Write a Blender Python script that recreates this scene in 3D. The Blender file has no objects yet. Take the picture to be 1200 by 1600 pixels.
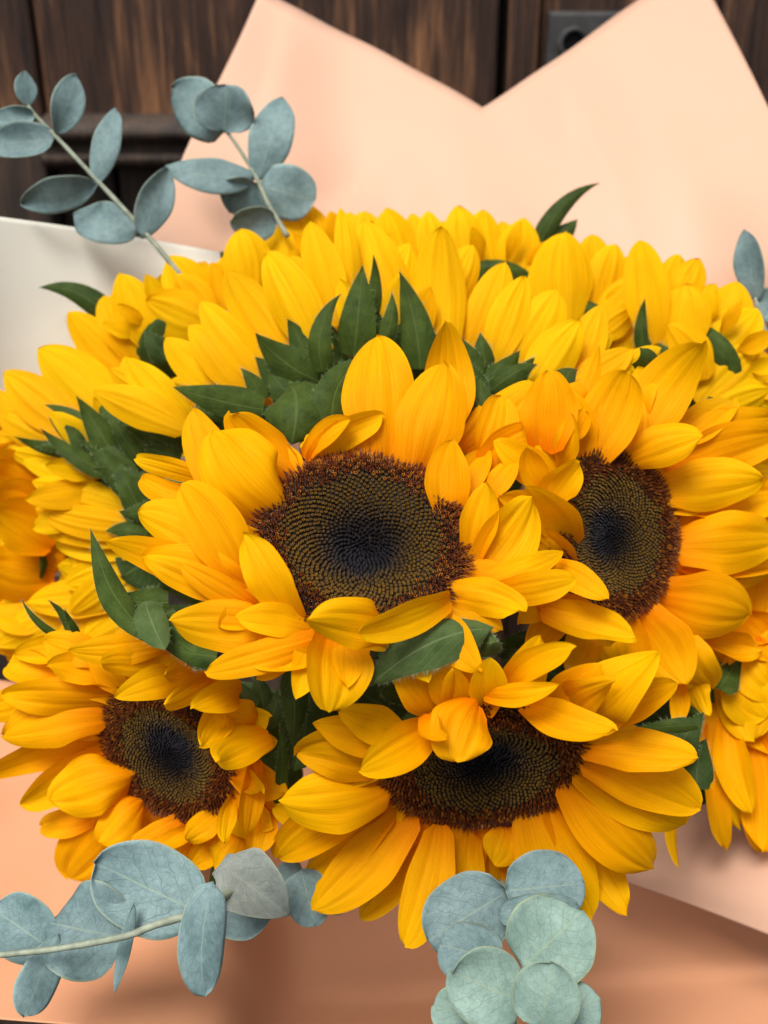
import bpy, math, random
from mathutils import Vector, Matrix

random.seed(11)
R = math.radians
SC = bpy.context.scene
COL = SC.collection

# ------------------------------------------------------------------ camera
FPX = 1715.0                      # focal length in pixels of the 1200x1600 photograph
CAM_LOC = Vector((0, 0, 1.25))
PITCH = 27.0
cd = bpy.data.cameras.new('camera')
cam = bpy.data.objects.new('camera', cd)
COL.objects.link(cam)
cam.location = CAM_LOC
cam.rotation_euler = (R(90 - PITCH), 0, 0)
cd.sensor_fit = 'VERTICAL'
cd.sensor_height = 36.0
cd.lens = 36.0 * FPX / 1600.0
cd.clip_start = 0.01
cd.clip_end = 500
cd.dof.use_dof = True
cd.dof.focus_distance = 0.335
cd.dof.aperture_fstop = 12.5
SC.camera = cam
SC.render.resolution_x = 768
SC.render.resolution_y = 1024

# ------------------------------------------------------------------ world, sun, exposure
SUN_EL, SUN_AZ = 64.0, 212.0      # soft, high light from the street side
w = bpy.data.worlds.new('World')
SC.world = w
w.use_nodes = True
nt = w.node_tree
bg = nt.nodes['Background']
sky = nt.nodes.new('ShaderNodeTexSky')
sky.sky_type = 'NISHITA'
sky.sun_disc = False
sky.sun_elevation = R(SUN_EL)
sky.sun_rotation = R(SUN_AZ)
sky.air_density = 1.0
sky.dust_density = 4.0
sky.ozone_density = 0.6
hs = nt.nodes.new('ShaderNodeHueSaturation')
hs.inputs['Saturation'].default_value = 0.30    # an overcast, nearly white sky
nt.links.new(sky.outputs[0], hs.inputs['Color'])
nt.links.new(hs.outputs[0], bg.inputs[0])
bg.inputs[1].default_value = 0.06
sl = bpy.data.lights.new('sun', 'SUN')
sl.energy = 1.5
sl.angle = R(26)
sl.color = (1.0, 0.96, 0.9)
so = bpy.data.objects.new('sun', sl)
COL.objects.link(so)
_d = Vector((math.sin(R(SUN_AZ)) * math.cos(R(SUN_EL)), math.cos(R(SUN_AZ)) * math.cos(R(SUN_EL)), math.sin(R(SUN_EL))))
so.rotation_euler = _d.to_track_quat('Z', 'Y').to_euler()
SC.view_settings.view_transform = 'Standard'
SC.view_settings.look = 'None'
SC.view_settings.exposure = 1.3
SC.view_settings.gamma = 1
SC.view_settings.use_curve_mapping = False
SC.cycles.max_bounces = 4
SC.cycles.diffuse_bounces = 4
SC.cycles.glossy_bounces = 2
SC.cycles.transmission_bounces = 4

# ------------------------------------------------------------------ helpers
CR = Matrix.Rotation(R(90 - PITCH), 3, 'X')
def world(v):                     # camera-space point (x right, y up, z towards viewer) -> world
    return CAM_LOC + CR @ v
def P(x, y, d):                   # a photo pixel at a depth in metres, camera space
    return Vector(((x - 600) / FPX * d, (800 - y) / FPX * d, -d))
def sm(t):
    t = max(0.0, min(1.0, t)); return t * t * (3 - 2 * t)
def rnd(a, b): return random.uniform(a, b)

def link_mesh(name, verts, faces, mat, parent=None, uvs=None, smooth=True, mats=None, fmat=None):
    me = bpy.data.meshes.new(name)
    off = parent_loc(parent)
    me.from_pydata([tuple(v - off) for v in verts], [], faces)
    if uvs:
        ul = me.uv_layers.new(name='UVMap')
        for lp in me.loops:
            ul.data[lp.index].uv = uvs[lp.vertex_index]
    for m in (mats or [mat]): me.materials.append(m)
    if fmat:
        for p, k in zip(me.polygons, fmat): p.material_index = k
    if smooth:
        me.polygons.foreach_set('use_smooth', [True] * len(me.polygons))
    me.update()
    o = bpy.data.objects.new(name, me)
    COL.objects.link(o)
    if parent: o.parent = parent
    return o
LOCS = {}
def parent_loc(p):
    v = Vector((0, 0, 0))
    while p is not None:
        v += p.location; p = p.parent
    return v
def thing(name, loc, label, cat, group=None):
    o = bpy.data.objects.new(name, None)
    o.empty_display_size = 0.02
    o.location = loc
    COL.objects.link(o)
    tag(o, label, cat, group)
    return o
def tag(o, label, cat, group=None):
    o['label'] = label; o['category'] = cat
    if group: o['group'] = group

# ------------------------------------------------------------------ materials
def newmat(name):
    m = bpy.data.materials.new(name); m.use_nodes = True
    t = m.node_tree
    b = t.nodes['Principled BSDF']; o = t.nodes['Material Output']
    return m, t, b, o
def N(t, typ, **kw):
    n = t.nodes.new(typ)
    for k, v in kw.items(): setattr(n, k, v)
    return n
def ramp(t, fac, stops):
    r = N(t, 'ShaderNodeValToRGB')
    while len(r.color_ramp.elements) < len(stops): r.color_ramp.elements.new(0.5)
    for e, (p, c) in zip(r.color_ramp.elements, stops):
        e.position = p; e.color = (*c, 1)
    t.links.new(fac, r.inputs[0])
    return r.outputs[0]
def mathn(t, op, a, b=None, c=None):
    n = N(t, 'ShaderNodeMath', operation=op)
    for i, v in enumerate((a, b, c)):
        if v is None: continue
        if isinstance(v, (int, float)): n.inputs[i].default_value = v
        else: t.links.new(v, n.inputs[i])
    return n.outputs[0]
def mix(t, fac, a, b, mode='MIX'):
    n = N(t, 'ShaderNodeMix', data_type='RGBA', blend_type=mode)
    for i, v in ((0, fac), (6, a), (7, b)):
        if isinstance(v, (int, float)): n.inputs[i].default_value = v
        elif isinstance(v, tuple): n.inputs[i].default_value = (*v, 1)
        else: t.links.new(v, n.inputs[i])
    return n.outputs[2]
def uvs_of(t):
    u = N(t, 'ShaderNodeUVMap'); s = N(t, 'ShaderNodeSeparateXYZ')
    t.links.new(u.outputs[0], s.inputs[0])
    return u.outputs[0], s.outputs[0], s.outputs[1]
def noise(t, vec, scale, detail=3, rough=.5, mscale=None, dist=0.0):
    if mscale:
        mp = N(t, 'ShaderNodeMapping'); mp.inputs['Scale'].default_value = mscale
        t.links.new(vec, mp.inputs[0]); vec = mp.outputs[0]
    n = N(t, 'ShaderNodeTexNoise'); n.inputs['Scale'].default_value = scale
    n.inputs['Detail'].default_value = detail; n.inputs['Roughness'].default_value = rough
    n.inputs['Distortion'].default_value = dist
    t.links.new(vec, n.inputs['Vector'])
    return n.outputs[0]
def bump(t, b, h, strength, dist):
    n = N(t, 'ShaderNodeBump'); n.inputs['Strength'].default_value = strength
    n.inputs['Distance'].default_value = dist
    t.links.new(h, n.inputs['Height'])
    for x in b: t.links.new(n.outputs[0], x.inputs['Normal'])
def translucent(t, b, o, col, fac):
    tr = N(t, 'ShaderNodeBsdfTranslucent'); ms = N(t, 'ShaderNodeMixShader')
    if isinstance(col, tuple): tr.inputs[0].default_value = (*col, 1)
    else: t.links.new(col, tr.inputs[0])
    ms.inputs[0].default_value = fac
    t.links.new(b.outputs[0], ms.inputs[1]); t.links.new(tr.outputs[0], ms.inputs[2])
    t.links.new(ms.outputs[0], o.inputs[0])
    return tr

def petal_material(name, base, mid, tip):
    m, t, b, o = newmat(name)
    uv, v, u = uvs_of(t)
    inf = N(t, 'ShaderNodeObjectInfo')
    shift = N(t, 'ShaderNodeVectorMath', operation='ADD')
    t.links.new(uv, shift.inputs[0])
    cmb = N(t, 'ShaderNodeCombineXYZ')
    rr = mathn(t, 'MULTIPLY', inf.outputs['Random'], 37.0)
    t.links.new(rr, cmb.inputs[0]); t.links.new(rr, cmb.inputs[1])
    t.links.new(cmb.outputs[0], shift.inputs[1])
    streak = noise(t, shift.outputs[0], 1.0, 3, .6, (52, 1.4, 1))
    blot = noise(t, shift.outputs[0], 2.2, 3, .5)
    col = ramp(t, u, [(0.0, base), (0.35, mid), (0.95, tip)])
    hv = N(t, 'ShaderNodeHueSaturation')
    t.links.new(col, hv.inputs['Color'])
    t.links.new(mathn(t, 'MULTIPLY_ADD', inf.outputs['Random'], 0.018, 0.491), hv.inputs['Hue'])
    t.links.new(mathn(t, 'MULTIPLY_ADD', blot, 0.34, 0.80), hv.inputs['Value'])
    st = mathn(t, 'SMOOTHSTEP', streak, .42, .75) if False else ramp(t, streak, [(.46, (1, 1, 1)), (.66, (.84, .70, .4))])
    c2 = mix(t, .7, hv.outputs[0], st, 'MULTIPLY')
    fv = mathn(t, 'ABSOLUTE', mathn(t, 'SUBTRACT', mathn(t, 'ABSOLUTE', mathn(t, 'SUBTRACT', v, .5)), .17))
    fur = ramp(t, fv, [(0.0, (.80, .62, .4)), (.022, (1, 1, 1))])
    c2 = mix(t, mathn(t, 'MULTIPLY', ramp(t, u, [(.45, (0, 0, 0)), (.95, (1, 1, 1))]), .75), c2, fur, 'MULTIPLY') if False else mix(t, ramp(t, u, [(.35, (0, 0, 0)), (.95, (.8, .8, .8))]), c2, mix(t, 1.0, c2, fur, 'MULTIPLY'))
    t.links.new(c2, b.inputs['Base Color'])
    b.inputs['Roughness'].default_value = .52
    b.inputs['Specular IOR Level'].default_value = .11
    b.inputs['Specular Tint'].default_value = (1, .8, .35, 1)
    tr = translucent(t, b, o, c2, .38)
    h = streak
    bump(t, [b], h, .34, .0005)
    return m
M = {}
M['petal'] = petal_material('petal_inner_face', (.82, .235, .0006), (.90, .40, .0008), (.91, .485, .0015))
M['petal_back'] = petal_material('petal_outer_face', (.78, .40, .002), (.90, .50, .002), (.92, .545, .003))

def green_material(name, dark, light, vein, tr_col, rough=.55):
    m, t, b, o = newmat(name)
    uv, v, u = uvs_of(t)
    tc = N(t, 'ShaderNodeNewGeometry')
    n1 = noise(t, tc.outputs['Position'], 160, 5, .7)
    av = mathn(t, 'ABSOLUTE', mathn(t, 'SUBTRACT', v, .5))
    ph = mathn(t, 'SUBTRACT', u, mathn(t, 'MULTIPLY', av, .9))
    lines = mathn(t, 'ABSOLUTE', mathn(t, 'SINE', mathn(t, 'MULTIPLY', ph, 22.0)))
    side = ramp(t, lines, [(0.0, (1, 1, 1)), (.16, (0, 0, 0))])
    rib = ramp(t, av, [(0.0, (1, 1, 1)), (.035, (0, 0, 0))])
    vm = mathn(t, 'MAXIMUM', mathn(t, 'MULTIPLY', side, .5), mathn(t, 'MULTIPLY', rib, .7))
    col = mix(t, vm, ramp(t, n1, [(.3, dark), (.72, light)]), vein)
    t.links.new(col, b.inputs['Base Color'])
    b.inputs['Roughness'].default_value = rough
    b.inputs['Specular IOR Level'].default_value = .10
    b.inputs['Sheen Weight'].default_value = .05
    b.inputs['Sheen Tint'].default_value = (.8, .9, .5, 1)
    tr = translucent(t, b, o, tr_col, .18)
    bump(t, [b], mathn(t, 'ADD', n1, mathn(t, 'MULTIPLY', vm, -.5)), .5, .0008)
    return m
M['bract'] = green_material('bract_green', (.018, .036, .005), (.062, .098, .016), (.095, .135, .034), (.10, .18, .010))
M['leaf'] = green_material('sunflower_leaf_green', (.014, .030, .006), (.044, .074, .016), (.09, .13, .042), (.07, .13, .008))
M['pale_leaf'] = green_material('pale_leaf_green', (.042, .078, .020), (.092, .138, .045), (.17, .22, .095), (.10, .18, .025))

def euc_material(name, dark, light, edge):
    m, t, b, o = newmat(name)
    uv, v, u = uvs_of(t)
    inf = N(t, 'ShaderNodeObjectInfo')
    g = N(t, 'ShaderNodeNewGeometry')
    n1 = noise(t, g.outputs['Position'], 70, 5, .65)
    n2 = noise(t, g.outputs['Position'], 420, 3, .6)
    av = mathn(t, 'ABSOLUTE', mathn(t, 'SUBTRACT', v, .5))
    wob = noise(t, uv, 7, 2, .5)
    ph = mathn(t, 'ADD', mathn(t, 'SUBTRACT', u, mathn(t, 'MULTIPLY', av, .85)), mathn(t, 'MULTIPLY', wob, .12))
    lines = mathn(t, 'ABSOLUTE', mathn(t, 'SINE', mathn(t, 'MULTIPLY', ph, 17.0)))
    side = ramp(t, lines, [(0.0, (1, 1, 1)), (.12, (0, 0, 0))])
    rib = ramp(t, av, [(0.0, (1, 1, 1)), (.016, (0, 0, 0))])
    vo = N(t, 'ShaderNodeTexVoronoi', feature='DISTANCE_TO_EDGE')
    vo.inputs['Scale'].default_value = 13
    wv = N(t, 'ShaderNodeVectorMath', operation='ADD')
    t.links.new(uv, wv.inputs[0])
    nn = N(t, 'ShaderNodeTexNoise'); nn.inputs['Scale'].default_value = 6
    t.links.new(uv, nn.inputs[0]); 
    sc = N(t, 'ShaderNodeVectorMath', operation='SCALE'); sc.inputs['Scale'].default_value = .12
    t.links.new(nn.outputs['Color'], sc.inputs[0]); t.links.new(sc.outputs[0], wv.inputs[1])
    t.links.new(wv.outputs[0], vo.inputs['Vector'])
    net = ramp(t, vo.outputs['Distance'], [(0.0, (1, 1, 1)), (.055, (0, 0, 0))])
    vm = mathn(t, 'MAXIMUM', mathn(t, 'MULTIPLY', side, .55), mathn(t, 'MAXIMUM', mathn(t, 'MULTIPLY', rib, .2), mathn(t, 'MULTIPLY', net, .34)))
    base = ramp(t, mathn(t, 'ADD', mathn(t, 'MULTIPLY', n1, .7), mathn(t, 'MULTIPLY', n2, .3)), [(.32, dark), (.62, light)])
    base = mix(t, vm, base, tuple(c * .5 for c in dark))
    base = mix(t, mathn(t, 'MULTIPLY', rib, .55), base, edge)
    e = ramp(t, av, [(.470, (0, 0, 0)), (.492, (1, 1, 1))])
    base = mix(t, mathn(t, 'MULTIPLY', e, .75), base, edge)
    hv = N(t, 'ShaderNodeHueSaturation')
    t.links.new(base, hv.inputs['Color'])
    t.links.new(mathn(t, 'MULTIPLY_ADD', inf.outputs['Random'], .28, .88), hv.inputs['Value'])
    t.links.new(hv.outputs[0], b.inputs['Base Color'])
    b.inputs['Roughness'].default_value = .6
    b.inputs['Specular IOR Level'].default_value = .3
    translucent(t, b, o, (.16, .24, .17), .08)
    bump(t, [b], mathn(t, 'SUBTRACT', n2, mathn(t, 'MULTIPLY', vm, .6)), .35, .0005)
    return m
M['euc'] = euc_material('eucalyptus_blue_green', (.080, .140, .142), (.195, .288, .292), (.30, .36, .27))
M['euc_under'] = euc_material('eucalyptus_grey_underside', (.15, .175, .155), (.25, .275, .245), (.30, .33, .25))
M['euc_pale'] = euc_material('eucalyptus_pale_green', (.13, .215, .18), (.245, .355, .30), (.31, .37, .22))

def plain(name, col, rough=.6, spec=.3, nscale=None, var=.3, bumpd=None):
    m, t, b, o = newmat(name)
    b.inputs['Roughness'].default_value = rough
    b.inputs['Specular IOR Level'].default_value = spec
    if nscale:
        g = N(t, 'ShaderNodeNewGeometry')
        n = noise(t, g.outputs['Position'], nscale, 4, .6)
        t.links.new(ramp(t, n, [(.3, tuple(c * (1 - var) for c in col)), (.7, tuple(min(1, c * (1 + var)) for c in col))]), b.inputs['Base Color'])
        if bumpd: bump(t, [b], n, .5, bumpd)
    else: b.inputs['Base Color'].default_value = (*col, 1)
    return m
M['euc_stem'] = plain('eucalyptus_stem', (.24, .27, .20), .6, .3, 300, .3)
M['stem'] = plain('sunflower_stem', (.07, .14, .04), .6, .3, 200, .3)
M['hair'] = plain('leaf_hair', (.20, .26, .14), .7, .2)
M['disc_base'] = plain('disc_base', (.018, .011, .006), .8, .2, 400, .3)
M['iron'] = plain('dark_iron', (.050, .048, .048), .6, .3, 60, .4, .001)
M['hole'] = plain('keyhole_dark', (.006, .006, .007), .8, .2)

def floret_material():
    m, t, b, o = newmat('disc_florets')
    a = N(t, 'ShaderNodeVertexColor'); a.layer_name = 'tint'
    t.links.new(a.outputs[0], b.inputs['Base Color'])
    b.inputs['Roughness'].default_value = .55
    b.inputs['Specular IOR Level'].default_value = .14
    return m
M['floret'] = floret_material()

def paper_material(name, col, tr, fac):
    m, t, b, o = newmat(name)
    g = N(t, 'ShaderNodeNewGeometry')
    n = noise(t, g.outputs['Position'], 14, 4, .5)
    f = noise(t, g.outputs['Position'], 900, 2, .5)
    t.links.new(ramp(t, n, [(.3, tuple(c * .97 for c in col)), (.7, col)]), b.inputs['Base Color'])
    b.inputs['Roughness'].default_value = .5
    b.inputs['Specular IOR Level'].default_value = .25
    translucent(t, b, o, tr, fac)
    bump(t, [b], mathn(t, 'ADD', n, mathn(t, 'MULTIPLY', f, .04)), .25, .004)
    return m
M['peach'] = paper_material('peach_paper', (.70, .44, .31), (.78, .36, .19), .20)
M['shaded_peach'] = paper_material('shaded_peach_paper', (.78, .40, .22), (.85, .29, .09), .24)  # same peach paper, with shade and warm bounce put into its colour
M['cream'] = paper_material('cream_paper', (.86, .84, .75), (.85, .82, .68), .25)

def wood_material(name, dark, mid, warm, seed):
    m, t, b, o = newmat(name)
    tc = N(t, 'ShaderNodeNewGeometry')
    inf = N(t, 'ShaderNodeObjectInfo')
    va = N(t, 'ShaderNodeVectorMath', operation='ADD')
    cb = N(t, 'ShaderNodeCombineXYZ')
    t.links.new(mathn(t, 'MULTIPLY_ADD', inf.outputs['Random'], 9.0, seed), cb.inputs[2])
    t.links.new(tc.outputs['Position'], va.inputs[0]); t.links.new(cb.outputs[0], va.inputs[1])
    fine = noise(t, va.outputs[0], 1, 6, .75, (260, 260, 11))
    broad = noise(t, va.outputs[0], 1, 4, .6, (38, 38, 5), .6)
    col = ramp(t, mathn(t, 'ADD', mathn(t, 'MULTIPLY', fine, .5), mathn(t, 'MULTIPLY', broad, .5)), [(.36, dark), (.5, mid), (.66, warm)])
    t.links.new(col, b.inputs['Base Color'])
    b.inputs['Roughness'].default_value = .55
    b.inputs['Specular IOR Level'].default_value = .4
    bump(t, [b], fine, .8, .002)
    return m
M['wood'] = wood_material('old_dark_wood', (.009, .005, .004), (.058, .028, .017), (.36, .165, .07), 0)
M['wood_rail'] = wood_material('dark_rail_wood', (.018, .014, .012), (.050, .034, .026), (.13, .08, .05), 3)

# ------------------------------------------------------------------ blades: petals, bracts, leaves
def prof_petal(e, b0=.34):
    def f(u):
        a = (b0 + (1 - b0) * sm(u / .5)) * (.45 + .55 * sm(u / .08))
        s = max(0.0, (u - .36) / .64)
        return a * max(0.0, 1 - s ** 2.2) ** e
    return f
def prof_bract(u):
    a = .72 + .28 * sm(u / .22)
    s = max(0.0, (u - .18) / .82)
    return a * max(0.0, 1 - s ** 1.7) ** 1.05
def prof_round(u):
    x = 2 * u ** .92 - 1
    return max(0.0, 1 - abs(x) ** 2.15) ** .5
def prof_oval(u):
    return max(0.0, math.sin(math.pi * min(1, u ** .9))) ** .72
def prof_lance(u):
    return max(0.0, math.sin(math.pi * min(1, u ** .8))) ** .95

def blade(name, b, t, W, prof, mat, parent, bow=.08, cup=.3, side=0., roll=0., twist=0., curl=0., wave=.03,
          crease=.04, fold=0., nu=16, nv=10, hairs=0, thick=0.):
    """a curved, cupped blade from camera-space base b to tip t, W wide"""
    D = t - b; L = D.length
    mid = (b + t) / 2
    V = -mid.normalized()
    S = D.cross(V)
    if S.length < 1e-6: S = Vector((1, 0, 0))
    S.normalize()
    Nn = S.cross(D).normalized()
    if Nn.dot(V) < 0: Nn = -Nn
    S = D.cross(Nn).normalized()
    p1 = b + D * .34 + Nn * bow * L * 1.25 + S * side * L * 1.2
    p2 = b + D * .70 + Nn * bow * L * 1.0 + S * side * L * 1.2
    ph1, ph2 = rnd(0, 6.28), rnd(0, 6.28)
    fr = rnd(5, 9)
    verts, faces, uv = [], [], []
    rows = []
    for i in range(nu + 1):
        u = i / nu
        us = 1 - (1 - u) ** 1.25 if u > .0 else 0.0      # denser rows near the tip
        u = us
        q = 1 - u
        c = b * q**3 + p1 * 3*q*q*u + p2 * 3*q*u*u + t * u**3
        T = (p1 - b) * 3*q*q + (p2 - p1) * 6*q*u + (t - p2) * 3*u*u
        cu = max(0.0, (u - .5) / .5)
        c = c + Nn * curl * L * cu * cu
        T = T + Nn * curl * L * 4 * cu
        T.normalize()
        B = T.cross(Nn).normalized()
        N2 = B.cross(T).normalized()
        a = R(roll + twist * (u - .35))
        B, N2 = B * math.cos(a) + N2 * math.sin(a), N2 * math.cos(a) - B * math.sin(a)
        hw = W * .5 * max(prof(u), .012)
        cc = cup * (1 - .35 * u)
        for j in range(nv + 1):
            v = 2 * j / nv - 1
            if abs(cc) > .02:
                x = math.sin(cc * v) / cc * hw if abs(cc) < 1.5 else math.sin(cc * v) / cc * hw
                z = (1 - math.cos(cc * v)) / cc * hw
            else: x, z = v * hw, 0
            z += fold * abs(v) * hw
            cr = math.exp(-((v - .34) / .10) ** 2) + math.exp(-((v + .34) / .10) ** 2) + .35 * math.exp(-(v / .12) ** 2)
            z -= crease * W * cr * min(1, 4 * (1 - u)) * (.3 + .7 * u)
            e = max(0.0, abs(v) - .25)
            z += wave * W * e * math.sin(u * fr + (ph1 if v > 0 else ph2)) * 1.6
            z += wave * W * .9 * math.sin(u * 4.3 + ph1) * math.sin(v * 2.2 + ph2)
            al = wave * .5 * L * e * math.sin(u * fr * 1.7 + ph2 + v)
            verts.append(world(c + B * x + N2 * z + T * al))
            uv.append((j / nv, u))
        rows.append((c, B, N2, hw, T))
    for i in range(nu):
        for j in range(nv):
            k = i * (nv + 1) + j
            faces.append((k, k + 1, k + nv + 2, k + nv + 1))
    fm = [0] * len(faces)
    if hairs:
        for _ in range(hairs):
            i = random.randint(1, nu - 1); sgn = random.choice((0, nv))
            k = i * (nv + 1) + sgn
            k2 = (i + 1) * (nv + 1) + sgn
            f = random.random()
            p = verts[k].lerp(verts[k2], f)
            inn = verts[i * (nv + 1) + nv // 2]
            out = (p - inn).normalized()
            tl = (verts[k2] - verts[k]).normalized()
            ln = rnd(.0006, .0020)
            tipp = p + (out + tl * rnd(-.3, .7) + Vector((rnd(-.4, .4), rnd(-.4, .4), rnd(-.4, .4)))).normalized() * ln
            n0 = len(verts)
            verts += [p + tl * .00004, p - tl * .00004, tipp]
            uv += [(0, 0)] * 3
            faces.append((n0, n0 + 1, n0 + 2)); fm.append(1)
    o = link_mesh(name, verts, faces, mat, parent, uv, mats=[mat, M['hair']] if hairs else None, fmat=fm if hairs else None)
    if thick:
        md = o.modifiers.new('thickness', 'SOLIDIFY'); md.thickness = thick; md.offset = 0
    return o

def tube(name, pts, r0, r1, mat, parent, n=8):
    """tapered round tube along camera-space points (Catmull-Rom smoothed)"""
    ps = [pts[0]] + list(pts) + [pts[-1]]
    path = []
    for i in range(1, len(ps) - 2):
        for k in range(6):
            u = k / 6
            a, b_, c, d = ps[i-1], ps[i], ps[i+1], ps[i+2]
            path.append(.5 * ((2*b_) + (c - a)*u + (2*a - 5*b_ + 4*c - d)*u*u + (3*b_ - a - 3*c + d)*u**3))
    path.append(pts[-1])
    verts, faces, uv = [], [], []
    up = Vector((.13, .2, .97))
    for i, p in enumerate(path):
        T = (path[min(i+1, len(path)-1)] - path[max(i-1, 0)]).normalized()
        A = T.cross(up).normalized(); B = A.cross(T)
        r = r0 + (r1 - r0) * i / (len(path) - 1)
        r *= 1 + .06 * math.sin(i * 2.1)
        for k in range(n):
            a = 2 * math.pi * k / n
            verts.append(world(p + (A * math.cos(a) + B * math.sin(a)) * r)); uv.append((k / n, i / len(path)))
    for i in range(len(path) - 1):
        for k in range(n):
            faces.append((i*n + k, i*n + (k+1) % n, (i+1)*n + (k+1) % n, (i+1)*n + k))
    faces.append(tuple(range(n))[::-1]); faces.append(tuple((len(path)-1)*n + k for k in range(n)))
    return link_mesh(name, verts, faces, mat, parent, uv)

# ------------------------------------------------------------------ the setting: old double door
DOOR_Y = 0.82
def door_point(x, y):             # photo pixel -> world x, z on the door plane
    v = CR @ Vector(((x - 600) / FPX, (800 - y) / FPX, -1))
    s = DOOR_Y / v.y
    p = CAM_LOC + v * s
    return p.x, p.z
def wbox(name, x0, x1, y0, y1, z0, z1, mat, parent, bev=.003):
    off = parent_loc(parent)
    v = [Vector(c) for c in ((x0,y0,z0),(x1,y0,z0),(x1,y1,z0),(x0,y1,z0),(x0,y0,z1),(x1,y0,z1),(x1,y1,z1),(x0,y1,z1))]
    f = [(0,3,2,1),(4,5,6,7),(0,1,5,4),(1,2,6,5),(2,3,7,6),(3,0,4,7)]
    o = link_mesh(name, v, f, mat, parent, smooth=False)
    if bev:
        md = o.modifiers.new('worn_edges', 'BEVEL'); md.width = bev; md.segments = 2
    return o
ztop = door_point(600, -250)[1]; zbot = door_point(600, 1900)[1]
dl = thing('wooden_door', (door_point(400, 0)[0], DOOR_Y + .03, zbot), 'dark weathered plank door leaf with a heavy cross rail, left of the gap', 'door')
dr = thing('wooden_door', (door_point(1100, 0)[0], DOOR_Y + .03, zbot), 'dark weathered door leaf with iron keyhole plate, right of the gap', 'door')
zr0 = door_point(200, 246)[1]; zr1 = door_point(200, 188)[1]
ed = [-420, 44, 410, 783]
for i in range(len(ed) - 1):
    xa, xb = door_point(ed[i], 0)[0], door_point(ed[i+1], 0)[0]
    wbox('plank', xa + .0008, xb - .0008, DOOR_Y + .004 * (i % 2), DOOR_Y + .03, zr1 - .02, ztop, M['wood'], dl)
ed = [-420, -160, 40, 140, 250, 430, 610, 783]
for i in range(len(ed) - 1):
    xa, xb = door_point(ed[i], 0)[0], door_point(ed[i+1], 0)[0]
    wbox('panel_board', xa + .0012, xb - .0012, DOOR_Y + .018 + .004 * (i % 2), DOOR_Y + .045, zbot, zr0 + .01, M['wood_rail'], dl)
def rail(x0, x1, za, zb, mat, parent):
    pr = [(0, .02), (-.012, .0), (-.020, .12), (-.022, .3), (-.014, .42), (-.016, .5), (-.026, .62), (-.028, .8), (-.018, .95), (.004, 1.0)]
    v, f = [], []
    for x in (x0, x1):
        for (dy, q) in pr: v.append(Vector((x, DOOR_Y + dy, za + (zb - za) * q)))
    n = len(pr)
    for k in range(n - 1): f.append((k, k + n, k + n + 1, k + 1))
    return link_mesh('rail_moulding', v, f, mat, parent)
rail(door_point(46, 0)[0], door_point(781, 0)[0], zr0 - .006, zr1 + .004, M['wood_rail'], dl)
wbox('stile', door_point(-420, 0)[0], door_point(42, 0)[0], DOOR_Y - .008, DOOR_Y + .018, zr0 - .05, zr1 - .005, M['wood_rail'], dl)
ed = [795, 846, 1130, 1420, 1700]
for i in range(len(ed) - 1):
    xa, xb = door_point(ed[i], 0)[0], door_point(ed[i+1], 0)[0]
    wbox('plank', xa + .0008, xb - .0008, DOOR_Y + (-.006 if i == 0 else .003 * (i % 2)), DOOR_Y + .03, zbot, ztop, M['wood'], dr)
wbox('gap_blocker', door_point(745, 0)[0], door_point(833, 0)[0], DOOR_Y + .034, DOOR_Y + .05, zbot, ztop, M['hole'], dr, 0)  # added dark strip, keeps bright sky from showing through the gap
wbox('backing_blocker', door_point(-420, 0)[0], door_point(740, 0)[0], DOOR_Y + .052, DOOR_Y + .06, zbot, ztop, M['hole'], dl, 0)  # added dark sheet, blocks sky light behind the left boards
px0, pz0 = door_point(852, 96); px1, pz1 = door_point(985, 18)
pl = wbox('lock_plate', px0, px1, DOOR_Y - .008, DOOR_Y + .006, pz0 - .03, pz1, M['iron'], dr, .002)
kx, kz = door_point(893, 66)
v, f = [], []
for rr, dy in ((.0105, -.0075), (.0105, -.012), (.0075, -.012), (.0070, -.0085)):
    for k in range(24):
        a = 2 * math.pi * k / 24
        v.append(Vector((kx + rr * math.cos(a), DOOR_Y + dy, kz + rr * math.sin(a))))
for rI in range(3):
    for k in range(24): f.append((rI*24 + k, rI*24 + (k+1) % 24, (rI+1)*24 + (k+1) % 24, (rI+1)*24 + k))
kh = link_mesh('keyhole_ring', v, f, M['iron'], pl)
link_mesh('keyhole', [Vector((kx + .007 * math.cos(2*math.pi*k/24), DOOR_Y - .0088, kz + .007 * math.sin(2*math.pi*k/24))) for k in range(24)], [tuple(range(24))], M['hole'], pl, smooth=False)

# ------------------------------------------------------------------ wrapping paper
def sheet(name, rows, mat, label, sub=3, thick=.0003, cat='wrapping paper'):
    """rows of (x, y, depth) control points, smoothed into a curled sheet of paper"""
    nr, nc = len(rows), len(rows[0])
    verts = [world(P(*p)) for r in rows for p in r]
    c = sum(verts, Vector()) / len(verts)
    o = thing(name, c, label, cat, 'sheets of wrapping paper round the bouquet')
    me = link_mesh('paper_sheet', verts, [(i*nc+j, i*nc+j+1, (i+1)*nc+j+1, (i+1)*nc+j) for i in range(nr-1) for j in range(nc-1)], mat, o)
    return o, me
def cr(p, u):
    n = len(p) - 1
    x = u * n; i = min(int(x), n - 1); t = x - i
    a, b, c, d = p[max(i-1, 0)], p[i], p[i+1], p[min(i+2, n)]
    return tuple(.5 * (2*b[k] + (c[k]-a[k])*t + (2*a[k]-5*b[k]+4*c[k]-d[k])*t*t + (3*b[k]-a[k]-3*c[k]+d[k])*t**3) for k in range(3))
def refine(rows, nr, nc, lin_cols=False):
    cols = [[cr(r, j / nc) for j in range(nc + 1)] for r in rows]
    return [[cr([c[j] for c in cols], i / nr) for j in range(nc + 1)] for i in range(nr + 1)]

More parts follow.
